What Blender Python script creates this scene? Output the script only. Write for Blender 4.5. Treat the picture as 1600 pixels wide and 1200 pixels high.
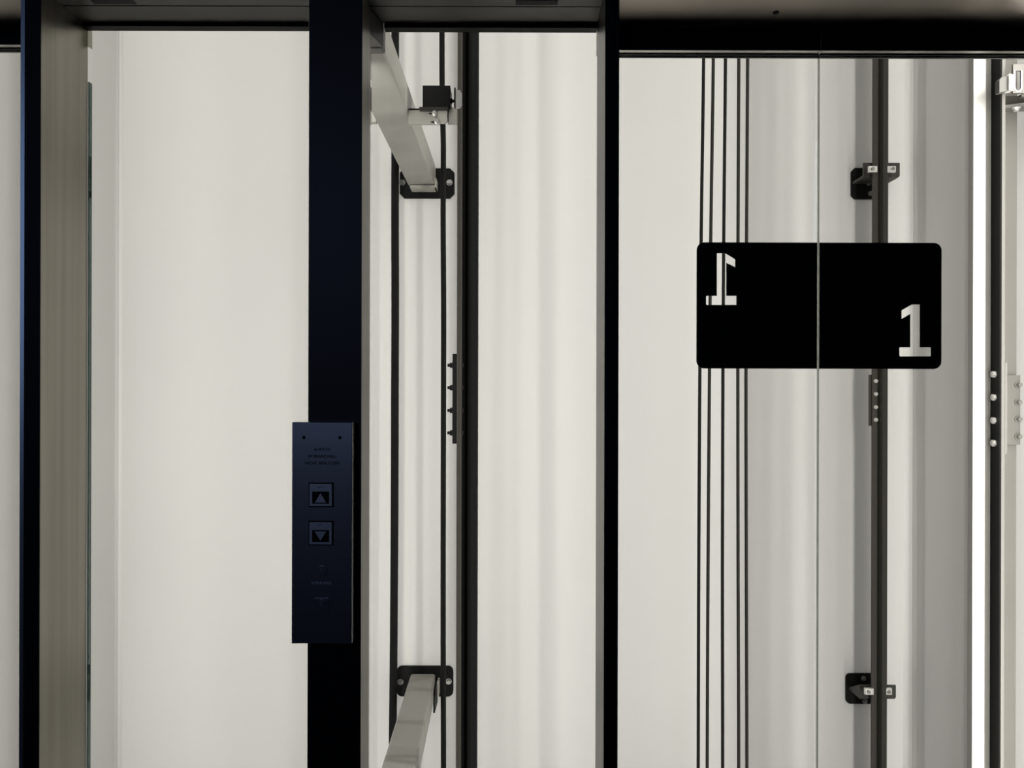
import bpy, bmesh, math
from mathutils import Vector, Matrix

# ------------------------------------------------------------------ scene, camera, light, exposure
for o in list(bpy.data.objects):
    bpy.data.objects.remove(o, do_unlink=True)
SC = bpy.context.scene
COL = SC.collection
EYE_Z, F_PX, VPX, VPY, ROLL = 1.6, 1200.0, 802.0, 617.0, math.radians(0.14)

cam_data = bpy.data.cameras.new('camera')
cam_data.sensor_width = 36.0
cam_data.lens = 36.0 * F_PX / 1600.0
cam_data.shift_x = -(VPX - 800.0) / 1600.0
cam_data.shift_y = (VPY - 600.0) / 1600.0
cam_data.clip_start = 0.01
cam = bpy.data.objects.new('camera', cam_data)
COL.objects.link(cam)
cam.location = (0, 0, EYE_Z)
cam.rotation_euler = (math.pi / 2, -ROLL, 0)
SC.camera = cam

SC.view_settings.view_transform = 'Standard'
SC.view_settings.look = 'None'
SC.view_settings.gamma = 1.0
SC.view_settings.use_curve_mapping = False
SC.view_settings.exposure = 0.0

world = bpy.data.worlds.new('world')
SC.world = world
world.use_nodes = True
world.node_tree.nodes['Background'].inputs['Color'].default_value = (0.35, 0.5, 1.0, 1)
world.node_tree.nodes['Background'].inputs['Strength'].default_value = 0.003


def area(name, loc, look, sx, sy, power, color=(1, 1, 1)):
    d = bpy.data.lights.new(name, 'AREA')
    d.shape = 'RECTANGLE'
    d.size, d.size_y = sx, sy
    d.energy = power
    d.color = color
    o = bpy.data.objects.new(name, d)
    COL.objects.link(o)
    o.location = loc
    o.rotation_euler = Vector(look).to_track_quat('-Z', 'Y').to_euler()
    return o


WARM = (1.0, 0.975, 0.94)
# unseen shaft lamps, placed to shape the soft bands on the walls: strips in the corners and on the back of the
# middle posts
# (x, y, facing, width, z centre, length, power)
LAMPS = [
    (0.862, 1.18, (0.5, 0.866), 0.045, 1.65, 3.0, 11.0),
    (0.925, 1.30, (-1, 0), 0.04, 1.65, 3.0, 10.3),
    (0.890, 1.30, (0.5, 0.866), 0.04, 1.65, 3.0, 7.0),
    (-0.955, 1.30, (0.8, 0.6), 0.03, 1.65, 3.0, 11.3),
    (0.1435, 1.165, (0, 1), 0.034, 1.65, 3.0, 5.5),
    (-0.262, 1.165, (0, 1), 0.06, 1.65, 3.0, 6.6),
    (0.930, 1.22, (-1, 0), 0.04, 1.65, 3.0, 11.2),
]
for lx, ly, face, lw, lz, ll, lp in LAMPS:
    if lp > 0:
        area('shaft_lamp', (lx, ly, lz), (face[0], face[1], 0), lw, ll, lp, WARM)
CEIL_W = 3.5
if CEIL_W > 0:
    area('shaft_top_fill', (0, 1.53, 3.28), (0, 0, -1), 1.7, 0.6, CEIL_W, WARM)  # unseen overhead panel, added as ambient fill for the shaft
HALL_W = 5.5
# a tall window of the hall, behind and to the left: cool evening daylight
area('hall_window_light', (-1.135, -2.6, 2.60), (0.0, 1, -0.15), 0.30, 1.2, HALL_W, (0.45, 0.58, 1.0))
area('hall_side_window_light', (-2.7, 0.15, 2.15), (1, 0.25, -0.1), 0.8, 1.0, 2.6, (0.35, 0.55, 1.0))


# ------------------------------------------------------------------ pixel -> point at depth Y
def P(px, py, Y):
    dx, dy = px - VPX, py - VPY
    c, s = math.cos(ROLL), math.sin(ROLL)
    x, y = dx * c + dy * s, -dx * s + dy * c
    return Vector((x * Y / F_PX, Y, EYE_Z - y * Y / F_PX))


def X(px, Y):
    return (px - VPX) * Y / F_PX


def Z(py, Y):
    return EYE_Z - (py - VPY) * Y / F_PX


# ------------------------------------------------------------------ materials
def mat(name, col, rough=0.5, metal=0.0, streak=None, mottle=0.0, bump=0.0, spec=0.5, scale=12.0):
    m = bpy.data.materials.new(name)
    m.use_nodes = True
    nt = m.node_tree
    b = nt.nodes['Principled BSDF']
    b.inputs['Base Color'].default_value = (*col, 1)
    b.inputs['Roughness'].default_value = rough
    b.inputs['Metallic'].default_value = metal
    b.inputs['Specular IOR Level'].default_value = spec
    if streak or mottle or bump:
        tc = nt.nodes.new('ShaderNodeTexCoord')
        mp = nt.nodes.new('ShaderNodeMapping')
        mp.inputs['Scale'].default_value = streak or (scale, scale, scale)
        nz = nt.nodes.new('ShaderNodeTexNoise')
        nz.inputs['Scale'].default_value = 1.0
        nz.inputs['Detail'].default_value = 5.0
        nt.links.new(tc.outputs['Object'], mp.inputs['Vector'])
        nt.links.new(mp.outputs['Vector'], nz.inputs['Vector'])
        if mottle:
            rp = nt.nodes.new('ShaderNodeValToRGB')
            rp.color_ramp.elements[0].position, rp.color_ramp.elements[1].position = 0.3, 0.7
            rp.color_ramp.elements[0].color = (*[c * (1 - mottle) for c in col], 1)
            rp.color_ramp.elements[1].color = (*[min(1, c * (1 + mottle)) for c in col], 1)
            nt.links.new(nz.outputs['Fac'], rp.inputs['Fac'])
            nt.links.new(rp.outputs['Color'], b.inputs['Base Color'])
        if bump:
            bp = nt.nodes.new('ShaderNodeBump')
            bp.inputs['Strength'].default_value = bump
            bp.inputs['Distance'].default_value = 0.001
            nt.links.new(nz.outputs['Fac'], bp.inputs['Height'])
            nt.links.new(bp.outputs['Normal'], b.inputs['Normal'])
    return m


def glass_mat(name, tint, f0=1.0):
    m = bpy.data.materials.new(name)
    m.use_nodes = True
    nt = m.node_tree
    nt.nodes.remove(nt.nodes['Principled BSDF'])
    out = nt.nodes['Material Output']
    tr = nt.nodes.new('ShaderNodeBsdfTransparent')
    tr.inputs['Color'].default_value = (*tint, 1)
    gl = nt.nodes.new('ShaderNodeBsdfGlossy')
    gl.inputs['Roughness'].default_value = 0.0
    fr = nt.nodes.new('ShaderNodeFresnel')
    fr.inputs['IOR'].default_value = 1.3
    mx = nt.nodes.new('ShaderNodeMixShader')
    nt.links.new(fr.outputs['Fac'], mx.inputs['Fac'])
    nt.links.new(tr.outputs[0], mx.inputs[1])
    nt.links.new(gl.outputs[0], mx.inputs[2])
    nt.links.new(mx.outputs[0], out.inputs['Surface'])
    return m


def rope_mat(name, c0, c1, freq):
    m = mat(name, c0, 0.6, spec=0.15)
    nt = m.node_tree
    b = nt.nodes['Principled BSDF']
    tc = nt.nodes.new('ShaderNodeTexCoord')
    wv = nt.nodes.new('ShaderNodeTexWave')
    wv.wave_type, wv.bands_direction = 'BANDS', 'DIAGONAL'
    wv.inputs['Scale'].default_value = freq
    wv.inputs['Distortion'].default_value = 0.4
    rp = nt.nodes.new('ShaderNodeValToRGB')
    rp.color_ramp.elements[0].color = (*c0, 1)
    rp.color_ramp.elements[1].color = (*c1, 1)
    nt.links.new(tc.outputs['Object'], wv.inputs['Vector'])
    nt.links.new(wv.outputs['Fac'], rp.inputs['Fac'])
    nt.links.new(rp.outputs['Color'], b.inputs['Base Color'])
    bp = nt.nodes.new('ShaderNodeBump')
    bp.inputs['Strength'].default_value = 0.6
    bp.inputs['Distance'].default_value = 0.001
    nt.links.new(wv.outputs['Fac'], bp.inputs['Height'])
    nt.links.new(bp.outputs['Normal'], b.inputs['Normal'])
    return m


M = {
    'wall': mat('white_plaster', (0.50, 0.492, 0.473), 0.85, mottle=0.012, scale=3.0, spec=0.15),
    'side_wall': mat('shaded_white_plaster', (0.42, 0.413, 0.397), 0.85, mottle=0.012, scale=3.0, spec=0.15),  # wall plaster toned down, putting the side walls' shade into the colour
    'floor': mat('dark_floor', (0.03, 0.03, 0.03), 0.7, mottle=0.2, scale=30),
    'pit': mat('concrete_pit', (0.14, 0.135, 0.125), 0.9, mottle=0.15, scale=6),
    'post': mat('brushed_dark_steel', (0.29, 0.27, 0.23), 0.33, 1.0, streak=(60, 60, 1.2), mottle=0.12),
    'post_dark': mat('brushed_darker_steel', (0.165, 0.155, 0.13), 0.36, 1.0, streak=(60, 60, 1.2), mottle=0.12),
    'post_front': mat('black_coated_steel', (0.0035, 0.004, 0.0055), 0.42, spec=0.35),
    'soffit': mat('brushed_bronze_steel', (0.30, 0.265, 0.225), 0.34, 1.0, streak=(1.5, 60, 60), mottle=0.06),
    'soffit_dull': mat('dull_soffit_steel', (0.09, 0.087, 0.078), 0.5, 0.6, streak=(2, 60, 60), mottle=0.10),
    'black': mat('black_metal', (0.008, 0.008, 0.009), 0.5, 0.0, spec=0.2),
    'rubber': mat('black_rubber', (0.005, 0.005, 0.006), 0.6, spec=0.2),
    'rail_black': mat('black_painted_rail', (0.0075, 0.0078, 0.0068), 0.5, streak=(80, 80, 1.5), mottle=0.15, spec=0.12),
    'rail_brown': mat('brown_painted_rail', (0.034, 0.030, 0.024), 0.5, streak=(80, 80, 1.5), mottle=0.12, spec=0.3),
    'rail_dark': mat('dark_oiled_rail', (0.018, 0.0175, 0.013), 0.45, spec=0.25, streak=(80, 80, 1.5), mottle=0.1),
    'polished': mat('polished_steel', (0.20, 0.193, 0.181), 0.42, 0.3, streak=(160, 160, 6), mottle=0.05),
    'beam': mat('galvanised_steel', (0.225, 0.217, 0.194), 0.45, 0.2, mottle=0.10, scale=9),
    'bracket_grey': mat('grey_steel_bracket', (0.33, 0.32, 0.285), 0.45, 0.3, mottle=0.06, scale=14),
    'grey': mat('light_grey_steel', (0.42, 0.41, 0.38), 0.5, 0.2, mottle=0.04, scale=10),
    'bracket_black': mat('black_painted_bracket', (0.0055, 0.0055, 0.005), 0.5, mottle=0.2, scale=30, spec=0.08),
    'bracket_brown': mat('dark_brown_bracket', (0.026, 0.024, 0.019), 0.5, mottle=0.1, scale=30, spec=0.3),
    'zinc': mat('zinc_bolt', (0.72, 0.71, 0.68), 0.28, 0.8),
    'dull_zinc': mat('dull_zinc_bolt', (0.22, 0.215, 0.20), 0.35, 0.7),
    'cable': mat('black_cable', (0.005, 0.005, 0.0045), 0.55, mottle=0.2, scale=25, spec=0.06),
    'rope': mat('black_rope', (0.004, 0.004, 0.0035), 0.6, spec=0.12),
    'rope_strand': rope_mat('twisted_black_rope', (0.004, 0.004, 0.0035), (0.024, 0.022, 0.017), 260.0),
    'decal': mat('black_film', (0.003, 0.0035, 0.0045), 0.45, spec=0.25),
    'glass': glass_mat('clear_glass', (0.985, 0.99, 0.985)),
    'glass_edge': glass_mat('green_glass_edge', (0.30, 0.375, 0.35)),
    'glass_edge_pale': glass_mat('pale_glass_edge', (0.93, 0.94, 0.92)),
    'glass_edge_grey': glass_mat('grey_glass_edge', (0.62, 0.64, 0.60)),
    'clear_plastic': glass_mat('smoky_plastic', (0.62, 0.62, 0.57)),
    'edge_dark': mat('dark_grey_painted_steel', (0.040, 0.038, 0.033), 0.5, mottle=0.05, scale=10, spec=0.2),
    'edge_grey': mat('grey_painted_steel', (0.085, 0.081, 0.072), 0.5, mottle=0.05, scale=10, spec=0.3),
    'strip': mat('satin_aluminium', (0.50, 0.49, 0.45), 0.30, 1.0),
    'panel': mat('brushed_panel_steel', (0.40, 0.40, 0.42), 0.32, 1.0, streak=(2, 60, 140), mottle=0.05),
    'button_steel': mat('button_steel', (0.60, 0.60, 0.60), 0.5, 1.0),
    'button_black': mat('button_black', (0.002, 0.002, 0.002), 0.4, spec=0.2),
    'engraving': mat('engraved_black', (0.002, 0.002, 0.002), 0.7, spec=0.1),
    'silver_print': mat('silver_print', (0.85, 0.85, 0.85), 0.5),
    'blue_edge': mat('bevelled_steel_edge', (0.55, 0.55, 0.56), 0.4, 1.0),
}


# ------------------------------------------------------------------ mesh helpers
class MB:
    def __init__(self):
        self.bm = bmesh.new()

    def box(self, x0, x1, y0, y1, z0, z1, bev=0.0):
        r = bmesh.ops.create_cube(self.bm, size=1.0)
        for v in r['verts']:
            v.co = Vector(((x0 + x1) / 2 + v.co.x * (x1 - x0),
                           (y0 + y1) / 2 + v.co.y * (y1 - y0),
                           (z0 + z1) / 2 + v.co.z * (z1 - z0)))
        if bev > 0:
            es = list({e for v in r['verts'] for e in v.link_edges})
            bmesh.ops.bevel(self.bm, geom=es, offset=bev, segments=2, affect='EDGES', profile=0.5)
        return self

    def prism(self, pts, axis, a, b):
        """2-D outline swept along axis from a to b. axis 'y': pts (x,z); 'z': pts (x,y); 'x': pts (y,z)"""
        def v3(p, t):
            return {'y': (p[0], t, p[1]), 'z': (p[0], p[1], t), 'x': (t, p[0], p[1])}[axis]
        n = len(pts)
        va = [self.bm.verts.new(v3(p, a)) for p in pts]
        vb = [self.bm.verts.new(v3(p, b)) for p in pts]
        fs = [self.bm.faces.new(va), self.bm.faces.new(vb[::-1])]
        for i in range(n):
            fs.append(self.bm.faces.new((va[i], vb[i], vb[(i + 1) % n], va[(i + 1) % n])))
        bmesh.ops.recalc_face_normals(self.bm, faces=fs)
        return self

    def hull6(self, quad_a, quad_b):
        va = [self.bm.verts.new(p) for p in quad_a]
        vb = [self.bm.verts.new(p) for p in quad_b]
        n = len(va)
        fs = [self.bm.faces.new(va), self.bm.faces.new(vb[::-1])]
        for i in range(n):
            fs.append(self.bm.faces.new((va[i], vb[i], vb[(i + 1) % n], va[(i + 1) % n])))
        bmesh.ops.recalc_face_normals(self.bm, faces=fs)
        return self

    def cyl(self, c, axis, r, h, n=16, r2=None, turn=0.0):
        """cylinder from c along axis (a unit vector) over h"""
        ax = Vector(axis).normalized()
        q = ax.to_track_quat('Z', 'Y').to_matrix().to_4x4()
        mt = Matrix.Translation(Vector(c) + ax * h / 2) @ q @ Matrix.Rotation(turn, 4, 'Z')
        bmesh.ops.create_cone(self.bm, cap_ends=True, segments=n, radius1=r,
                              radius2=r if r2 is None else r2, depth=h, matrix=mt)
        return self

    def tube(self, pts, r, n=12):
        rings = []
        for p in pts:
            rings.append([self.bm.verts.new((p[0] + r * math.cos(2 * math.pi * k / n),
                                             p[1] + r * math.sin(2 * math.pi * k / n), p[2])) for k in range(n)])
        fs = []
        for a, b in zip(rings, rings[1:]):
            for k in range(n):
                f = self.bm.faces.new((a[k], a[(k + 1) % n], b[(k + 1) % n], b[k]))
                f.smooth = True
                fs.append(f)
        fs.append(self.bm.faces.new(rings[0][::-1]))
        fs.append(self.bm.faces.new(rings[-1]))
        bmesh.ops.recalc_face_normals(self.bm, faces=fs)
        return self

    def build(self, name, m, parent=None, label=None):
        me = bpy.data.meshes.new(name)
        self.bm.to_mesh(me)
        self.bm.free()
        me.materials.append(m)
        return link(name, me, parent, label)


def link(name, me, parent=None, label=None):
    o = bpy.data.objects.new(name, me)
    COL.objects.link(o)
    if parent is not None:
        o.parent = parent
        o.matrix_parent_inverse = world_of(parent).inverted()
    if label:
        o['label'] = label
    return o


def world_of(o):
    m = Matrix.Translation(o.location)
    if o.parent is not None:
        m = world_of(o.parent) @ o.matrix_parent_inverse @ m
    return m


def thing(name, label, cat, loc, group=None):
    o = bpy.data.objects.new(name, None)
    COL.objects.link(o)
    o.location = loc
    o.empty_display_size = 0.05
    return tag(o, label, cat, group)


def tag(o, label, cat, group=None):
    o['label'], o['category'] = label, cat
    if group:
        o['group'] = group
    return o


def struct(o):
    o['kind'] = 'structure'
    return o


def struct_root(name, loc):
    o = bpy.data.objects.new(name, None)
    COL.objects.link(o)
    o.location = loc
    o.empty_display_size = 0.05
    return struct(o)


def text_mesh(name, body, size, centre, m, parent, depth=0.0003, label=None):
    cu = bpy.data.curves.new(name, 'FONT')
    cu.body = body
    cu.size = size
    cu.align_x, cu.align_y = 'CENTER', 'CENTER'
    cu.extrude = depth
    cu.resolution_u = 3
    t = bpy.data.objects.new(name + '_curve', cu)
    COL.objects.link(t)
    bpy.context.view_layer.update()
    me = bpy.data.meshes.new_from_object(t.evaluated_get(bpy.context.evaluated_depsgraph_get()))
    bpy.data.objects.remove(t, do_unlink=True)
    me.transform(Matrix.Translation(Vector(centre)) @ Matrix.Rotation(math.pi / 2, 4, 'X'))
    me.materials.clear()
    me.materials.append(m)
    me.name = name
    return link(name, me, parent, label)


def outline_mesh(name, loops, y, thick, m, parent=None):
    """flat sheet in the XZ plane with holes: filled 2-D curve, thickness about y"""
    cu = bpy.data.curves.new(name, 'CURVE')
    cu.dimensions = '2D'
    cu.fill_mode = 'BOTH'
    cu.extrude = thick / 2
    for lp in loops:
        sp = cu.splines.new('POLY')
        sp.points.add(len(lp) - 1)
        for p, q in zip(sp.points, lp):
            p.co = (q[0], q[1], 0, 1)
        sp.use_cyclic_u = True
    t = bpy.data.objects.new(name + '_curve', cu)
    COL.objects.link(t)
    bpy.context.view_layer.update()
    me = bpy.data.meshes.new_from_object(t.evaluated_get(bpy.context.evaluated_depsgraph_get()))
    bpy.data.objects.remove(t, do_unlink=True)
    me.transform(Matrix.Translation((0, y, 0)) @ Matrix.Rotation(math.pi / 2, 4, 'X'))
    me.materials.clear()
    me.materials.append(m)
    return link(name, me, parent)


def hexbolt(name, c, axis, r, h, m, parent, washer=True, turn=0.0, shank=None):
    b = MB()
    a = Vector(axis).normalized()
    p = Vector(c)
    if washer:
        b.cyl(p, a, r * 1.45, h * 0.22, 16)
        p = p + a * h * 0.22
    b.cyl(p, a, r, h * 0.78, 6, turn=turn)
    if shank:
        b.cyl(p + a * h * 0.78, a, shank[0], shank[1], 10)
    return b.build(name, m, parent)


def chamfered(x0, x1, z0, z1, c, seg=1):
    if seg == 1:
        return [(x0 + c, z0), (x1 - c, z0), (x1, z0 + c), (x1, z1 - c), (x1 - c, z1), (x0 + c, z1), (x0, z1 - c), (x0, z0 + c)]
    pts = []
    for cx, cz, a0 in ((x1 - c, z0 + c, -90), (x1 - c, z1 - c, 0), (x0 + c, z1 - c, 90), (x0 + c, z0 + c, 180)):
        for k in range(seg + 1):
            a = math.radians(a0 + 90 * k / seg)
            pts.append((cx + c * math.cos(a), cz + c * math.sin(a)))
    return pts


# ------------------------------------------------------------------ setting: shaft and landing
ZB, ZT = -0.30, 3.30           # shaft bottom and top
XW = 0.98                      # half width of the shaft
YB = 1.90                      # face of the back wall
YF = 1.02                      # front plane of the portal
R = 0.014                      # rounded inner corners of the shaft

pts = [(-XW + R - R * math.cos(math.radians(45)), YB + 0.12)]
for k in range(4, 9):
    a = math.radians(180 - 90 * k / 8)
    pts.append((-XW + R + R * math.cos(a), YB - R + R * math.sin(a)))
for k in range(0, 9):
    a = math.radians(90 - 90 * k / 8)
    pts.append((XW - R + R * math.cos(a), YB - R + R * math.sin(a)))
pts += [(XW, YB + 0.12)]
o = struct(MB().prism(pts, 'z', ZB, ZT).build('wall_back', M['wall']))
for p in o.data.polygons:
    p.use_smooth = abs(p.normal.x) > 0.05 and abs(p.normal.y) > 0.05
lw = [(-XW - 0.12, 1.16), (-XW, 1.16), (-XW, YB - R)]
for k in range(1, 5):
    a = math.radians(180 - 90 * k / 8)
    lw.append((-XW + R + R * math.cos(a), YB - R + R * math.sin(a)))
lw += [(lw[-1][0] - 0.0001, YB + 0.12), (-XW - 0.12, YB + 0.12)]
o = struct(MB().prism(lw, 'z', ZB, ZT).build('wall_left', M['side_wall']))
for p in o.data.polygons:
    p.use_smooth = p.normal.x > 0.05 and abs(p.normal.y) > 0.05
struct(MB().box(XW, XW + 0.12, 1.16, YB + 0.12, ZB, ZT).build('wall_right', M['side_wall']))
struct(MB().box(-1.6, 1.6, -2.6, 1.145, -0.12, 0.0).build('floor', M['floor']))
struct(MB().box(-XW, XW, 1.15, YB, ZB - 0.1, ZB).build('floor_shaft', M['pit']))
struct(MB().box(-1.6, 1.6, 1.02, YB + 0.12, ZT, ZT + 0.1).build('ceiling', M['pit']))

ZS = EYE_Z + 0.541             # underside of the portal soffit
# landing wall over the portal
struct(MB().box(-1.6, 1.6, YF, 1.145, ZS + 0.03, ZT).build('wall_front', M['black']))
# bay soffits: two dull steel strips each, with an open seam between them
XL1, XL0 = X(29, YF), X(62, YF)        # left blade post
XM0, XM1 = X(481.5, YF), X(564.5, YF)  # middle post
XR0, XR1 = X(944.5, YF), X(966.5, YF)  # right blade post
BX0, BX1 = -0.2565, -0.1916            # the upper beam runs through the second bay's rear strip
for i, (a, b, aback) in enumerate(((XL0, XM0, XL0), (XM1, XR0, XM1))):
    r = struct_root('trim_%d' % (i + 1), ((a + b) / 2, 1.07, ZS))
    MB().box(a, b, YF, 1.0695, ZS, ZS + 0.03, 0.0006).build('front_strip', M['soffit_dull'], r)
    MB().box(aback, b, 1.0710, 1.1185, ZS, ZS + 0.03, 0.0006).build('rear_strip', M['soffit_dull'], r)
    cx = (X(176, 1.06), X(837, 1.06))[i]
    s = MB().box(cx - 0.029, cx + 0.029, 1.052, 1.0645, ZS - 0.0008, ZS + 0.002).build('slot_cover', M['rubber'], r)
    if i == 0:
        MB().box(aback - 0.0, X(481, 1.12), 1.1195, 1.134, Z(42.6, 1.12), ZS + 0.02).build('glazing_channel', M['rubber'], r)
    else:
        MB().box(BX1 + 0.002, b, 1.1195, 1.134, Z(43.8, 1.12), ZS + 0.02).build('glazing_channel', M['rubber'], r)

# soffit and dark header over the sliding doors, and the same over the side opening on the left
for i, (a, b) in enumerate(((XR1, 1.55), (-1.55, XL1))):
    r = struct_root('trim_%d' % (i + 3), ((a + b) / 2, 1.08, ZS))
    so = MB()
    so.box(a, b, YF, 1.134, ZS, ZS + 0.03)
    so.build('soffit', M['soffit'], r)
    jx = X(1281, 1.135)
    if i == 0:
        MB().box(a, jx - 0.0006, 1.1345, 1.144, Z(77.6, 1.1345) + 0.0008, ZS + 0.02).build('header_panel', M['black'], r)
        MB().box(jx + 0.0006, b, 1.1345, 1.144, Z(77.6, 1.1345) + 0.0008, ZS + 0.02).build('header_panel', M['black'], r)
        MB().cyl((X(1205, 1.10), 1.084, ZS - 0.0012), (0, 0, 1), 0.0042, 0.003, 20).build('plug', M['rubber'], r)
    else:
        MB().box(a, b, 1.1345, 1.144, Z(71.5, 1.1345) + 0.0008, ZS + 0.02).build('header_panel', M['black'], r)

# ------------------------------------------------------------------ posts of the portal
ZP = ZS + 0.03
t = thing('door_post', 'flat dark steel blade post on the far left with broad brushed inner side', 'post', (XL1, YF, 0))
MB().prism([(X(40, YF), YF + 0.0016), (XL0, YF + 0.0016), (XL0, 1.1335), (XL0 - 0.0185, 1.1335)], 'z', 0, ZP).build('blade', M['post'], t)
MB().box(X(40, YF), XL0, YF, YF + 0.0015, 0, ZP, 0.0004).build('front_cap', M['post_front'], t, 'black coated front edge')
MB().prism([(XL1, YF + 0.0026), (X(37, YF), YF + 0.0004), (X(37, YF), YF + 0.012), (XL1 + 0.004, YF + 0.03)], 'z', 0, ZP).build('edge_strip', M['blue_edge'], t, 'narrow bevelled strip catching blue daylight')
MB().box(X(37, YF) + 0.0002, X(40, YF) - 0.0002, YF + 0.002, YF + 0.05, 0, ZP).build('joint_seal', M['rail_brown'], t)

t = thing('door_post', 'broad black middle post carrying the call panel', 'post', ((XM0 + XM1) / 2, YF, 0))
MB().box(XM0, XM1, YF + 0.0016, 1.0800, 0, ZP, 0.0005).build('box_section', M['post_dark'], t)
MB().box(XM0, XM1, YF, YF + 0.0015, 0, ZP, 0.0004).build('front_cap', M['post_front'], t, 'black coated front face')
t = thing('door_post', 'slim dark steel blade post left of the glass sliding doors', 'post', ((XR0 + XR1) / 2, YF, 0))
MB().box(XR0, X(959.5, YF), YF + 0.0016, 1.122, 0, ZP, 0.0003).build('blade', M['post_dark'], t)
MB().box(XR0, X(959.5, YF), YF, YF + 0.0015, 0, ZP, 0.0004).build('front_cap', M['post_front'], t, 'black coated front edge')
MB().box(X(960.2, YF), XR1, YF + 0.0005, 1.122, 0, ZP, 0.0005).build('edge_strip', M['post_front'], t)

# ------------------------------------------------------------------ fixed glazing and sliding doors
r = struct_root('window_1', ((XL0 + XM0) / 2, 1.13, 0))
gx = X(136, 1.1345) + 0.0008
pane = MB().box(gx + 0.0018, X(520, 1.1345), 1.1345, 1.1425, 0.004, ZS)
bmesh.ops.delete(pane.bm, geom=[f for f in pane.bm.faces if f.normal.x < -0.5], context='FACES_ONLY')
pane.build('glass_pane', M['glass'], r)
MB().box(gx - 0.0002, gx + 0.0014, 1.1345, 1.1425, 0.004, P(136, 128, 1.1345).z).build('glass_edge', M['glass_edge'], r, 'dark green polished edge of the glass')
MB().prism([(X(131, 1.133), Z(43, 1.133)), (X(143, 1.133), Z(50, 1.133)), (X(143, 1.133), Z(79, 1.133)), (X(131, 1.133), Z(72, 1.133))], 'y', 1.1285, 1.1330).build('glass_clamp', M['clear_plastic'], r)
BZ = 2.1067
r = struct_root('window_2', (0, 1.13, 0))
pane = MB().prism([(XM1 - 0.01, 0.004), (XR0 + 0.006, 0.004), (XR0 + 0.006, ZS), (BX1 + 0.0006, ZS), (BX1 + 0.0006, BZ - 0.0006), (XM1 - 0.01, BZ - 0.0006)], 'y', 1.1345, 1.1425)
bmesh.ops.delete(pane.bm, geom=[f for f in pane.bm.faces if f.calc_center_median().z > 2.0 and f.calc_center_median().x < BX1 + 0.001
                                and abs(f.normal.y) < 0.5], context='FACES')
pane.build('glass_pane', M['glass'], r)
MB().box(X(930.5, 1.1305), X(934, 1.1305), 1.1285, 1.1330, Z(86, 1.13), Z(44, 1.13)).build('glass_clamp', M['clear_plastic'], r)

YD = 1.147                     # front of the door glass
jx = X(1277.5, YD)
ZRT, ZRM, ZRB = Z(78.4, YD), Z(81.3, YD), Z(85.5, YD)
doors = []
for i, (a, b) in enumerate(((XR1 - 0.01, jx - 0.0004), (jx + 0.0010, 1.30), (-1.30, XL1 + 0.012))):
    dz = (0, 0, Z(71.5, YD) - Z(77.6, YD))[i]
    r = struct_root('door_%d' % (i + 1), ((a + b) / 2, YD, 0))
    g = MB()
    e0 = 0.0012
    g.box(a + (e0 if i == 1 else 0), b - (e0 if i == 0 else 0), YD, YD + 0.008, 0.02, ZRB + dz)
    g.build('glass_pane', M['glass'], r)
    MB().box(a, b, 1.1352, 1.1452, Z(78.2, 1.1352) + dz, Z(77.6, 1.1345) + 0.0006 + dz).build('top_rail', M['strip'], r, 'bright metal lip along the top of the glass')
    MB().box(a, b, 1.1454, YD + 0.011, ZRB + dz, Z(77.6, 1.1345) + 0.0006 + dz).build('glass_seal', M['rail_dark'], r)
    if i == 0:
        MB().box(b - 0.0010, b, YD, YD + 0.008, 0.02, ZRB).build('glass_edge', M['glass_edge_pale'], r, 'pale polished edge at the door joint')
    if i == 1:
        MB().box(a, a + 0.0010, YD, YD + 0.008, 0.02, ZRB).build('glass_edge', M['glass_edge_grey'], r, 'grey green polished edge at the door joint')
    doors.append(r)

# floor number on black film, one half on each door leaf
YS = YD - 0.0007


def rounded_half(x0, x1, z0, z1, rad, left):
    p = []
    n = 8
    if left:
        p += [(x1, z0), (x1, z1)]
        for k in range(n + 1):
            a = math.radians(90 + 90 * k / n)
            p.append((x0 + rad + rad * math.cos(a), z1 - rad + rad * math.sin(a)))
        for k in range(n + 1):
            a = math.radians(180 + 90 * k / n)
            p.append((x0 + rad + rad * math.cos(a), z0 + rad + rad * math.sin(a)))
    else:
        p += [(x0, z1), (x0, z0)]
        for k in range(n + 1):
            a = math.radians(270 + 90 * k / n)
            p.append((x1 - rad + rad * math.cos(a), z0 + rad + rad * math.sin(a)))
        for k in range(n + 1):
            a = math.radians(90 * k / n)
            p.append((x1 - rad + rad * math.cos(a), z1 - rad + rad * math.sin(a)))
    return p


def px_loop(lst):
    return [(P(a, b, YS).x, P(a, b, YS).z) for a, b in lst]


zs0, zs1 = Z(575, YS), Z(378, YS)
sx0, sx1 = X(1088, YS), X(1470.5, YS)
one_l = [(1120, 395.6), (1130.5, 395.6), (1134.8, 396.6), (1148.4, 405), (1148.8, 406), (1148.8, 417.6), (1134.9, 410.8), (1134.9, 462.2),
         (1150.6, 462.2), (1151.6, 463.4), (1151.6, 475.4), (1150.6, 476.5), (1104.2, 476.5), (1103.2, 475.4), (1103.2, 463.4), (1104.2, 462.2), (1120, 462.2)]
one_r = [(1437.3, 475.8), (1425, 475.8), (1422.6, 477), (1409, 484.6), (1408.4, 485.6), (1408.4, 497.6), (1409.2, 498.2), (1422, 490.6), (1422, 542.6),
         (1406, 542.6), (1405, 543.8), (1405, 555.6), (1406, 556.8), (1453.6, 556.8), (1454.6, 555.6), (1454.6, 543.8), (1453.6, 542.6), (1437.3, 542.6)]
o = outline_mesh('floor_sign', [rounded_half(sx0, jx - 0.0014, zs0, zs1, 0.0115, True), px_loop(one_l)], YS, 0.001, M['decal'])
tag(o, 'black half sign on the left door leaf with cut-out reversed numeral 1', 'sign')
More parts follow.
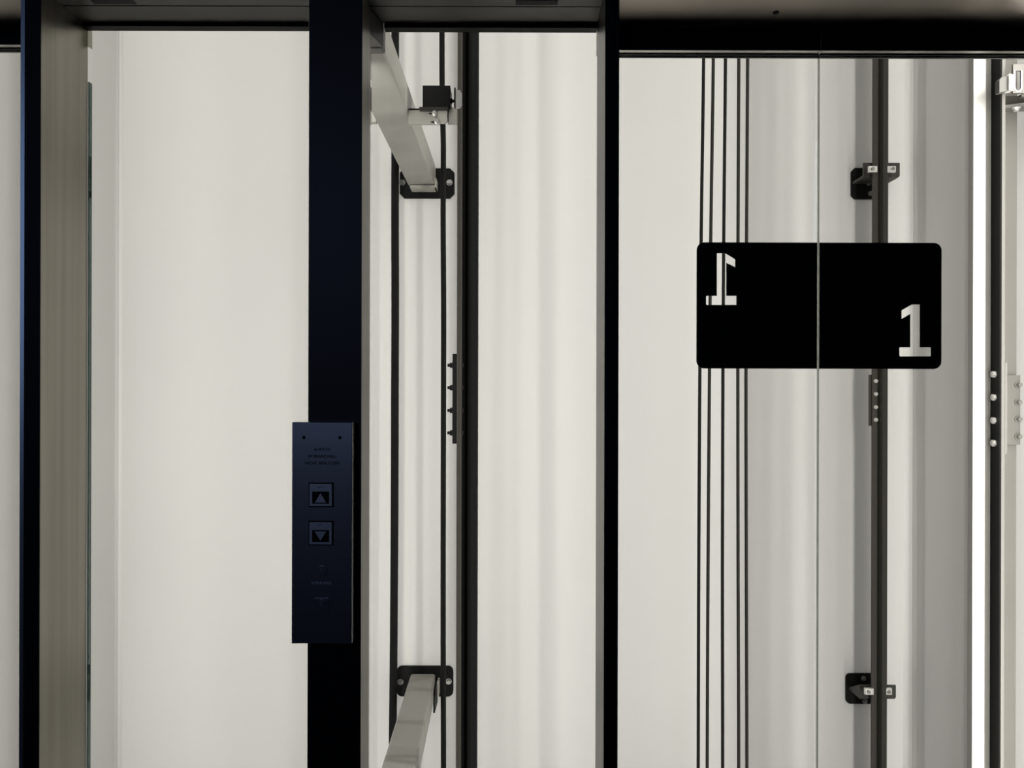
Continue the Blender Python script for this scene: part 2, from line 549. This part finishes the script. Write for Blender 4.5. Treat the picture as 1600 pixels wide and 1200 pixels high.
o = outline_mesh('floor_sign', [rounded_half(jx + 0.0020, sx1, zs0, zs1, 0.0115, False), px_loop(one_r)], YS, 0.001, M['decal'])
tag(o, 'black half sign on the right door leaf with cut-out numeral 1', 'sign')

# ------------------------------------------------------------------ call panel on the middle post
YP = 1.000
t = thing('call_panel', 'tall brushed steel lift call panel with up and down buttons on middle post', 'panel', P(503, 1006, YP))
px0, px1 = X(456.5, YP), X(550.5, YP)
pz0, pz1 = Z(1006.5, YP), Z(660.5, YP)
MB().box(px0, px1, YP, YF - 0.0002, pz0, pz1, 0.0006).build('face_plate', M['panel'], t)
for sx in (475, 531.3):
    MB().cyl((X(sx, YP), YP - 0.0005, Z(684.3, YP)), (0, 1, 0), 0.0021, 0.002, 14).build('screw', M['engraving'], t)
for body, y, w in (('AUFZUG', 703, 28), ('IM BRANDFALL', 714, 48), ('NICHT BENUTZEN', 724.5, 55)):
    text_mesh('engraved_text', body, 0.0054, (X(503.5, YP), YP - 0.0002, Z(y, YP)), M['engraving'], t)
text_mesh('printed_text', 'VORRANG', 0.0054, (X(503, YP), YP - 0.0003, Z(911.8, YP)), M['silver_print'], t, label='small pale printed word')
for k, (y0, y1) in enumerate(((756.3, 791.3), (816, 851))):
    b0, b1 = X(484.8, YP), X(520.0, YP)
    bz1, bz0 = Z(y0, YP), Z(y1, YP)
    MB().box(b0 - 0.0016, b1 + 0.0016, YP - 0.0006, YP + 0.002, bz0 - 0.0016, bz1 + 0.0016, 0.0003).build('button_recess', M['button_black'], t)
    bt = MB().box(b0, b1, YP - 0.0030, YP - 0.0007, bz0, bz1, 0.0004).build('button', M['button_steel'], t, 'square button with black field and %s arrow' % ('up', 'down')[k])
    w0, w1 = X(489.2, YP), X(515.4, YP)
    wz1, wz0 = Z((768.2, 828.3)[k], YP), Z((787.3, 847)[k], YP)
    MB().box(w0, w1, YP - 0.0034, YP - 0.0031, wz0, wz1).build('arrow_field', M['button_black'], bt)
    cx = (w0 + w1) / 2
    if k == 0:
        tri = [(cx - 0.0072, wz0 + 0.0016), (cx + 0.0072, wz0 + 0.0016), (cx, wz1 - 0.0020)]
    else:
        tri = [(cx - 0.0075, wz1 - 0.0016), (cx, wz0 + 0.0018), (cx + 0.0075, wz1 - 0.0016)]
    MB().prism(tri, 'y', YP - 0.0038, YP - 0.0035).build('arrow', M['button_steel'], bt)
    d = MB()
    for q in range(3 - k):
        d.cyl((cx + (q - 1) * 0.0028, YP - 0.0034, bz1 - 0.0045 + 0.0012 * (q % 2)), (0, 1, 0), 0.0006, 0.0004, 8)
    d.build('tactile_dots', M['engraving'], bt)
for y in (892.5, 945.5):
    if y > 900:
        MB().box(X(492, YP), X(514.5, YP), YP - 0.0005, YP + 0.001, Z(957, YP), Z(935, YP), 0.0003).build('lock_plate', M['panel'], t)
    k = MB().cyl((X(503.3, YP), YP - 0.0016, Z(y, YP)), (0, 1, 0), 0.0066, 0.0016, 24).build('key_switch', M['panel'], t)
    MB().box(X(503.3, YP) - 0.0006, X(503.3, YP) + 0.0006, YP - 0.0020, YP - 0.0015, Z(y, YP) - 0.001, Z(y, YP) + 0.0042).build('key_slot', M['bracket_grey'], k)

# ------------------------------------------------------------------ steel beams with their wall plates
YE = 1.880
# upper beam: from the back of the middle post to the back wall
t = thing('support_beam', 'upper grey steel beam seen from below, running back beside middle post', 'beam', ((BX0 + BX1) / 2, YE, 2.1067))
BZ0, BZ1 = 2.1067, 2.1620
MB().box(BX0, BX1, 1.1195, YE - 0.012, BZ0, BZ1, 0.004).build('box_tube', M['beam'], t)
MB().prism([(BX0, 1.0805), (XM1, 1.0805), (BX1, 1.1190), (BX0, 1.1190)], 'z', BZ0, ZS - 0.0008).build('end_tongue', M['beam'], t)
MB().box(BX0 - 0.040, X(588, 1.45), 1.440, 1.452, Z(193, 1.446), Z(110, 1.446)).build('side_plate', M['bracket_grey'], t)
pl = MB().prism([(p[0], p[1]) for p in chamfered(X(624.5, YB), X(709.5, YB), Z(311, YB), Z(264.5, YB), 0.011)], 'y', YB - 0.007, YB - 0.0003).build('wall_plate', M['bracket_black'], t)
for sx in (628.5, 702):
    hexbolt('bolt', (X(sx, YB), YB - 0.007, Z(287, YB)), (0, -1, 0), 0.0052, 0.009, M['dull_zinc'], pl)
cr = MB()
cr.box(BX0 + 0.004, BX1 - 0.001, YE - 0.012, YB - 0.0075, BZ0 - 0.004, BZ1 - 0.004)
cr.box(BX0 + 0.006, BX1 + 0.004, YE - 0.028, YB - 0.0075, BZ0 - 0.0075, BZ0 - 0.0015)
cr.box(BX1 + 0.0005, BX1 + 0.0045, YE - 0.030, YB - 0.0075, BZ0 - 0.0075, BZ0 + 0.016)
cr.build('end_cradle', M['bracket_grey'], t)

# lower beam: runs towards the viewer, slightly out of square
d = Vector(((762 - VPX) / F_PX, 1, (617 - 672) / F_PX))
e = Vector(((642.8 - VPX) * YE / F_PX, YE, Z(1053.5, YE)))
t = thing('support_beam', 'lower grey steel beam with smudged top, rising from the bottom edge to its wall plate', 'beam', e)
w, h = X(681, YE) - X(642.8, YE), 0.052


def sect(y):
    c = e + d * (y - YE)
    c.z = e.z + d.z * (y - YE)
    k = 0.003
    return [(c.x + a, c.y, c.z + b) for a, b in ((k, 0), (w - k, 0), (w, -k), (w, -h + k), (w - k, -h), (k, -h), (0, -h + k), (0, -k))]


def smudged():
    base, dark = (0.195, 0.187, 0.166), (0.145, 0.138, 0.121)
    m = mat('smudged_galvanised_steel', base, 0.45, 0.25)
    nt = m.node_tree
    b = nt.nodes['Principled BSDF']
    tc = nt.nodes.new('ShaderNodeTexCoord')
    facs = []
    for off in ((0.62, -0.35, 0), (0.20, -0.30, 0)):
        mp = nt.nodes.new('ShaderNodeMapping')
        mp.inputs['Location'].default_value = off
        wv = nt.nodes.new('ShaderNodeTexWave')
        wv.wave_type, wv.rings_direction = 'RINGS', 'Z'
        wv.inputs['Scale'].default_value = 1.7
        wv.inputs['Distortion'].default_value = 2.2
        wv.inputs['Detail'].default_value = 1.0
        rp = nt.nodes.new('ShaderNodeValToRGB')
        rp.color_ramp.elements[0].color = (0, 0, 0, 1)
        rp.color_ramp.elements[1].position = 0.03
        nt.links.new(tc.outputs['Object'], mp.inputs['Vector'])
        nt.links.new(mp.outputs['Vector'], wv.inputs['Vector'])
        nt.links.new(wv.outputs['Fac'], rp.inputs['Fac'])
        facs.append(rp)
    mul = nt.nodes.new('ShaderNodeMath')
    mul.operation = 'MULTIPLY'
    nt.links.new(facs[0].outputs['Color'], mul.inputs[0])
    nt.links.new(facs[1].outputs['Color'], mul.inputs[1])
    fin = nt.nodes.new('ShaderNodeValToRGB')
    fin.color_ramp.elements[0].color = (*dark, 1)
    fin.color_ramp.elements[1].color = (*base, 1)
    nt.links.new(mul.outputs[0], fin.inputs['Fac'])
    nt.links.new(fin.outputs['Color'], b.inputs['Base Color'])
    return m


MB().hull6(sect(1.19), sect(YE)).build('box_tube', smudged(), t)
pl = MB().prism(chamfered(X(621.5, YB), X(709.5, YB), Z(1087, YB), Z(1040, YB), 0.013, 5), 'y', YB - 0.007, YB - 0.0003).build('wall_plate', M['bracket_black'], t)
for sx, sy in ((627.5, 1064), (702.5, 1063)):
    hexbolt('bolt', (X(sx, YB), YB - 0.007, Z(sy, YB)), (0, -1, 0), 0.0052, 0.009, M['dull_zinc'], pl)
MB().box(e.x + w + 0.0012, e.x + w + 0.0050, YE - 0.055, YB - 0.0075, Z(1100, YE), Z(1065, YE)).build('clamp_tab', M['bracket_black'], t)
MB().box(e.x + w + 0.0056, e.x + w + 0.0105, YE - 0.012, YB - 0.0075, Z(1086, YE), Z(1062, YE)).build('clamp_tab', M['bracket_grey'], t, 'grey upright tab')
MB().box(e.x + 0.004, e.x + w - 0.004, YE, YB - 0.0075, e.z - h + 0.004, e.z - 0.004).build('end_stub', M['bracket_black'], t)

# ------------------------------------------------------------------ left guide rail (T section, foot to the left)
YG = 1.395
gx0 = X(713.6, 1.372)
t = thing('guide_rail', 'thick black T-section guide rail right of the loose cables', 'rail', (gx0, YG, ZB))
ft = 0.0080
MB().box(gx0, gx0 + ft, 1.370, 1.430, ZB + 0.001, ZT - 0.001, 0.0012).build('rail_foot', M['rail_brown'], t)
MB().box(gx0 + ft, gx0 + 0.018, 1.3955, 1.4045, ZB + 0.001, ZT - 0.001).build('rail_neck', M['rail_black'], t)
MB().box(gx0 + 0.018, X(746.6, 1.390), 1.390, 1.410, ZB + 0.001, ZT - 0.001, 0.001).build('rail_head', M['rail_black'], t)
fp = MB().box(gx0 - 0.0078, gx0 - 0.0002, 1.372, 1.428, Z(693.5, 1.374), Z(553, 1.374), 0.0006).build('joint_plate', M['rail_black'], t)
for y in (571, 606, 641.5, 676.5):
    z = Z(y, 1.39)
    hexbolt('bolt', (gx0 - 0.0078, 1.388, z), (-1, 0, 0), 0.0048, 0.0055, M['rail_black'], fp, True, 0.2, (0.0030, 0.0045))
    hexbolt('bolt_head', (gx0 + ft, 1.384, z), (1, 0, 0), 0.0044, 0.003, M['rail_brown'], fp, False)

# its bracket to the upper beam, with the switch box on it
t = thing('rail_bracket', 'grey two-piece bracket joining the upper beam to the thick guide rail', 'bracket', (BX1, YG, 2.10))
yb = 1.392
az0, az1 = Z(194.5, yb), Z(172.5, yb)
MB().prism([(BX1 + 0.0003, az0), (X(686, yb), az0), (X(686, yb), az1), (BX1 + 0.0003, az1)], 'y', yb, yb + 0.005).build('beam_plate', M['bracket_grey'], t)
MB().box(BX1 + 0.0003, X(684, yb), yb + 0.001, yb + 0.030, az1 + 0.0001, az1 + 0.0035).build('beam_flange', M['bracket_black'], t)
rp_ = [(X(683, yb), az1 + 0.006), (X(696, yb), az1 + 0.005), (X(698, yb), az1 - 0.001), (X(698, yb), az0 + 0.004), (X(695, yb), az0), (X(683, yb), az0 + 0.001)]
MB().prism(rp_, 'y', yb - 0.0045, yb - 0.0003).build('rail_plate', M['bracket_grey'], t)
MB().prism([(X(698.3, yb), az1 + 0.007), (X(711, yb), az1 + 0.004), (gx0 - 0.0004, az1 - 0.004), (gx0 - 0.0004, az0 + 0.001), (X(698.3, yb), az0 + 0.001)], 'y', yb, yb + 0.006).build('rail_ear', M['bracket_grey'], t)
MB().box(X(655, yb), X(700, yb), yb - 0.010, yb + 0.034, Z(168.6, yb - 0.01) - 0.0036, Z(167.4, yb - 0.01)).build('shelf', M['rail_dark'], t)
for x, y in ((678.5, 179), (682, 192)):
    hexbolt('bolt', (X(x, yb), yb - 0.0046, Z(y, yb)), (0, -1, 0), 0.0036, 0.006, M['zinc'], t)
    MB().prism([(X(x - 11, yb), Z(y - 1, yb)), (X(x - 4, yb), Z(y - 3, yb)), (X(x - 4, yb), Z(y + 1, yb))], 'y', yb - 0.0007, yb + 0.0002).build('slot', M['rubber'], t)
ck = MB().prism([(X(711.2, 1.366), Z(169, 1.366)), (X(711.2, 1.366), Z(143, 1.366)), (X(717.5, 1.366), Z(142.6, 1.366)), (X(720.4, 1.366), Z(147, 1.366)), (X(720.4, 1.366), Z(164, 1.366)), (X(717.5, 1.366), Z(169.5, 1.366))], 'y', 1.3615, 1.3692)
ck.build('rail_clip', M['zinc'], t, 'pale rounded clip gripping the rail foot')
t = thing('switch_box', 'small black switch box standing on the bracket beside the guide rail', 'switch', (X(681, 1.385), 1.40, Z(167, 1.382)))
zb = Z(167.4, yb - 0.01) + 0.0002
MB().box(X(659, 1.384), X(702.3, 1.384), 1.384, 1.422, zb, Z(133.5, 1.384), 0.0012).build('housing', M['bracket_black'], t)
MB().cyl((X(702.4, 1.390), 1.395, Z(156.5, 1.390)), (1, 0, 0), 0.0046, 0.0035, 12).cyl((X(702.4, 1.390) + 0.0035, 1.395, Z(156.5, 1.390)), (1, 0, 0), 0.0028, 0.004, 10).build('plunger', M['bracket_black'], t)
MB().box(X(708.4, 1.380), X(710.6, 1.380), 1.380, 1.412, Z(166, 1.380), Z(137, 1.380)).build('stop_plate', M['bracket_black'], t)

# ------------------------------------------------------------------ loose cables left of the rail
def hang(name, pxs, Y, rad, m, label, cat, group=None, n=12):
    pts = [P(a, b, Y) for a, b in pxs]
    lo, hi = pts[-1] + (pts[-1] - pts[-2]) * ((ZB + 0.01 - pts[-1].z) / (pts[-1].z - pts[-2].z)) if False else pts[-1], pts[0]
    a = pts[0].copy(); a.z = ZT - 0.002
    b = pts[-1].copy(); b.z = ZB + 0.002
    full = [a] + pts + [b]
    # smooth (Catmull-Rom)
    out = []
    for i in range(len(full) - 1):
        p0, p1, p2, p3 = full[max(0, i - 1)], full[i], full[i + 1], full[min(len(full) - 1, i + 2)]
        for k in range(4):
            s = k / 4
            x = 0.5 * (2 * p1.x + (p2.x - p0.x) * s + (2 * p0.x - 5 * p1.x + 4 * p2.x - p3.x) * s * s + (3 * p1.x - p0.x - 3 * p2.x + p3.x) * s ** 3)
            out.append((x, Y, p1.z + (p2.z - p1.z) * s))
    out.append(tuple(full[-1]))
    o = MB().tube(out, rad, n).build(name, m)
    return tag(o, label, cat, group)


hang('hanging_cable', ((617.4, 40), (617.6, 200), (617.2, 330), (617.5, 480), (617.0, 620), (616.5, 800), (615.2, 1000), (613.2, 1200)), 1.80, 0.0092, M['cable'],
     'thick glossy black cable passing behind both grey beams', 'cable')
hang('hanging_cable', ((690.6, 40), (691.0, 150), (692.8, 230), (692.4, 330), (693.2, 480), (693.0, 620), (692.6, 800), (692.5, 1000), (693.0, 1200)), 1.76, 0.0062, M['cable'],
     'slim black cable hanging in front of the beam wall plates', 'cable')

# ------------------------------------------------------------------ hoist ropes behind the doors
YR = 1.55
G = 'hoist ropes behind the left door leaf'
ropes = (
    (((1099.5, 87), (1095.7, 360), (1093.5, 590), (1091.8, 900), (1091.0, 1200)), 'rope', 'smooth black hoist rope, leftmost of the five behind the doors'),
    (((1114.6, 87), (1110.7, 360), (1108.5, 590), (1106.2, 900), (1105.0, 1200)), 'rope_strand', 'twisted black hoist rope, second from the left of the five'),
    (((1133.6, 87), (1131.0, 360), (1129.6, 590), (1128.8, 900), (1129.2, 1200)), 'rope', 'smooth black hoist rope in the middle of the five, showing through the reversed numeral'),
    (((1154.4, 87), (1153.2, 360), (1152.9, 590), (1153.3, 900), (1154.3, 1200)), 'rope_strand', 'twisted black hoist rope, fourth from the left of the five'),
    (((1168.2, 87), (1166.6, 360), (1165.6, 590), (1166.2, 900), (1167.0, 1200)), 'rope_strand', 'twisted black hoist rope, rightmost of the five'),
)
for pxs, m, lab in ropes:
    hang('hoist_rope', pxs, YR, 0.0034, M[m], lab, 'rope', G, 10)

# ------------------------------------------------------------------ slim rail near the back wall and its two brackets
Yf = 1.820
rx0, rx1 = X(1363.2, Yf), X(1387.3, Yf)
rc = X(1375.6, Yf)
t = thing('guide_rail', 'slim dark brown guide rail in front of the back wall, crossing behind the sign', 'rail', (rc, Yf, ZB))
MB().box(rx0, rx1, Yf, Yf + 0.006, ZB + 0.001, ZT - 0.001, 0.0006).build('rail_foot', M['rail_brown'], t)
MB().box(rc - 0.0052, rc + 0.0052, Yf - 0.022, Yf - 0.0001, ZB + 0.001, ZT - 0.001, 0.0008).build('rail_blade', M['rail_dark'], t)
fp = MB().box(rx0 - 0.0040, rx1 + 0.001, Yf + 0.0062, Yf + 0.0120, Z(664, Yf), Z(584, Yf)).build('joint_plate', M['rail_brown'], t)
for y in (594, 614.3, 634.7, 654.5):
    MB().cyl((X(1368.3, Yf), Yf, Z(y, Yf)), (0, -1, 0), 0.0051, 0.004, 14, 0.0040).build('bolt', M['grey'], fp)

for i, (dx, yl, ptop, pbot, ftop, fbot, rnd) in enumerate(((0, 283, 262, 310.5, 253, 275.5, 1), (-4.0, 1072.5, 1050, 1097, 1069.5, 1090.5, 5))):
    Yb = 1.834
    px0_, px1_ = X(1328 + dx * 1.6, YB), X(1385 + dx, YB)
    t = thing('rail_bracket', ('dark bracket holding the slim rail to the back wall above the sign',
                               'dark bracket holding the slim rail to the back wall below the sign')[i], 'bracket', (rc, YB, Z(yl, YB)), 'wall brackets of the slim rail')
    MB().prism(chamfered(px0_, px1_, Z(pbot, YB), Z(ptop, YB), 0.0085 if rnd == 1 else 0.011, rnd), 'y', YB - 0.006, YB - 0.0003).build('wall_plate', M['bracket_black'], t)
    fx0, fx1 = X(1348.3 + dx, Yb), X(1405 + dx, Yb)
    fz0, fz1 = Z(fbot, Yb), Z(ftop, Yb)
    MB().prism([(fx0, fz0), (fx1 - 0.003, fz0), (fx1, fz0 + 0.003), (fx1, fz1), (fx0, fz1)], 'y', Yb, Yb + 0.005).build('face_plate', M['bracket_brown'], t)
    MB().box(fx0, fx1 - 0.002, Yb + 0.0051, YB - 0.0062, fz0, fz0 + 0.005).build('foot_plate', M['bracket_brown'], t)
    for gx in ((), (fx0,))[i]:
        MB().prism([(Yb + 0.0052, fz0 + 0.0052), (YB - 0.0064, fz0 + 0.0052), (Yb + 0.0052, fz1 - 0.001)], 'x', gx, gx + 0.004).build('gusset', M['bracket_brown'], t)
    cy = (ftop + fbot) / 2 - (2.0 if i == 0 else 0)
    for cx0, cx1 in ((1357.5 + dx, 1371.3 + dx), (1381 + dx, 1400 + dx)):
        c = MB().box(X(cx0, 1.81), X(cx1, 1.81), 1.812, 1.8195, Z(cy + 5, 1.81), Z(cy - 5, 1.81), 0.001)
        c = c.build('rail_clip', M['zinc'], t, 'bright clip clamping the rail foot')
        bx = cx0 + 5.5 if cx0 < 1370 else cx1 - 5.5
        MB().cyl((X(bx, 1.81), 1.812, Z(cy, 1.81)), (0, -1, 0), 0.0042, 0.0035, 6).build('bolt', M['dull_zinc'], c)
    for bx, by in (((1354.5, 286), (1357.5, 302)), ((1348.5, 1057), (1350.5, 1093)))[i]:
        hexbolt('bolt', (X(bx, YB), YB - 0.006, Z(by, YB)), (0, -1, 0), 0.0042, 0.006, M['dull_zinc'], t)

# ------------------------------------------------------------------ right guide rail at the edge, blade to the left
fx = X(1561.6, 1.370)
Yb0 = 1.392
t = thing('guide_rail', 'guide rail at the right edge with bright polished blade and black foot', 'rail', (fx, Yb0, ZB))
MB().box(fx, fx + 0.0070, 1.370, 1.428, ZB + 0.001, ZT - 0.001, 0.0005).build('rail_foot', M['rail_black'], t)
MB().box(X(1519.8, Yb0), X(1540, Yb0), Yb0, Yb0 + 0.016, ZB + 0.001, ZT - 0.001, 0.001).build('rail_blade', M['polished'], t, 'bright machined running blade')
MB().box(X(1540, Yb0) + 0.0001, fx - 0.0001, Yb0 + 0.0035, Yb0 + 0.0125, ZB + 0.001, ZT - 0.001).build('rail_neck', M['edge_grey'], t)
MB().box(fx + 0.0001, fx + 0.0058, 1.3645, 1.3698, ZB + 0.001, ZT - 0.001).build('edge_lip', M['edge_dark'], t, 'thin light grey lip along the foot')
fp = MB().box(fx + 0.0072, fx + 0.0112, 1.366, 1.430, Z(707, 1.37), Z(565, 1.37)).build('joint_plate', M['edge_dark'], t, 'light grey plate behind the foot')
for y in (583, 619, 655, 690.5):
    hexbolt('bolt', (fx - 0.0001, 1.3835, Z(y, 1.383)), (-1, 0, 0), 0.0062, 0.006, M['zinc'], fp, False, 0.3)
    hexbolt('nut', (fx + 0.0113, 1.377, Z(y, 1.377)), (1, 0, 0), 0.0042, 0.004, M['edge_dark'], fp, True)

# grey upright behind it with its splice plate
Yu = 1.445
t = thing('steel_upright', 'light grey steel upright right of the polished guide rail at the edge', 'post', (X(1578, Yu), Yu, ZB))
MB().box(X(1568, Yu), X(1588.5, Yu), Yu, Yu + 0.045, ZB + 0.001, ZT - 0.001, 0.001).build('shaft', M['edge_grey'], t)
sp = MB().box(X(1570.5, Yu), X(1591, Yu), Yu - 0.0062, Yu - 0.0002, Z(692.5, Yu), Z(584.5, Yu), 0.0006).build('splice_plate', M['edge_grey'], t)
for y in (599.5, 626.5, 653, 680):
    hexbolt('bolt', (X(1586.5, Yu), Yu - 0.0062, Z(y, Yu)), (0, -1, 0), 0.0042, 0.009, M['edge_grey'], sp)

# bracket at the top right edge
t = thing('rail_bracket', 'slotted grey bracket with bright clip at the top right edge', 'bracket', (X(1590, 1.37), 1.37, Z(143, 1.36)))
ya = 1.352
MB().prism([(X(1560.5, ya), Z(142.5, ya)), (X(1560.5, ya), Z(123, ya)), (X(1563.5, ya), Z(119, ya)), (X(1573.5, ya), Z(117, ya)), (X(1573.5, ya), Z(140, ya))], 'y', ya, 1.3640).build('rail_clip', M['edge_dark'], t)
MB().prism([(X(1573.6, ya), ya - 0.004), (X(1582, ya), ya - 0.001), (X(1582, ya), 1.3640), (X(1573.6, ya), 1.3640)], 'z', Z(139.5, ya), Z(115, ya)).build('clip_jaw', M['zinc'], t, 'bright bevelled jaw of the clip')
U = []
for k in range(9):
    a = math.radians(180 + 180 * k / 8)
    U.append((X(1590, ya) + 0.0062 * math.cos(a), Z(133.5, ya) + 0.0085 * math.sin(a)))
outer = [(X(1582.3, ya), Z(143, ya)), (XW - 0.001, Z(143, ya)), (XW - 0.001, Z(98, ya)), (X(1582.3, ya), Z(98, ya))]
slot = U + [(X(1590, ya) + 0.0062, Z(108, ya)), (X(1590, ya) - 0.0062, Z(108, ya))]
outline_mesh('slotted_plate', [outer, slot], ya + 0.003, 0.004, M['edge_dark'], t)
rim = MB()
lip = U + [(X(1590, ya) + 0.0062, Z(108, ya))]
lip = [(X(1590, ya) - 0.0062, Z(108, ya))] + lip
for p, q in zip(lip, lip[1:]):
    dv = Vector((q[0] - p[0], 0, q[1] - p[1]))
    rim.cyl((p[0], ya + 0.0008, p[1]), dv, 0.0011, dv.length, 6)
rim.build('slot_rim', M['zinc'], t)
MB().box(X(1571, 1.40), XW - 0.001, ya + 0.0055, 1.366, Z(143.2, ya) - 0.004, Z(143.2, ya)).build('front_shelf', M['rail_dark'], t)
MB().prism([(X(1568, 1.41), 1.433), (XW - 0.001, 1.40), (XW - 0.001, 1.4440), (X(1568, 1.41), 1.4440)], 'z', Z(168, 1.43), Z(163, 1.43)).build('rear_shelf', M['edge_grey'], t)
MB().box(X(1569, 1.43), XW - 0.001, 1.4300, 1.4435, Z(163, 1.43) + 0.0002, Z(148, 1.43)).build('web', M['rail_dark'], t)
hexbolt('bolt', (X(1589.5, 1.42), 1.425, Z(168, 1.43)), (0, 0, -1), 0.005, 0.006, M['zinc'], t)
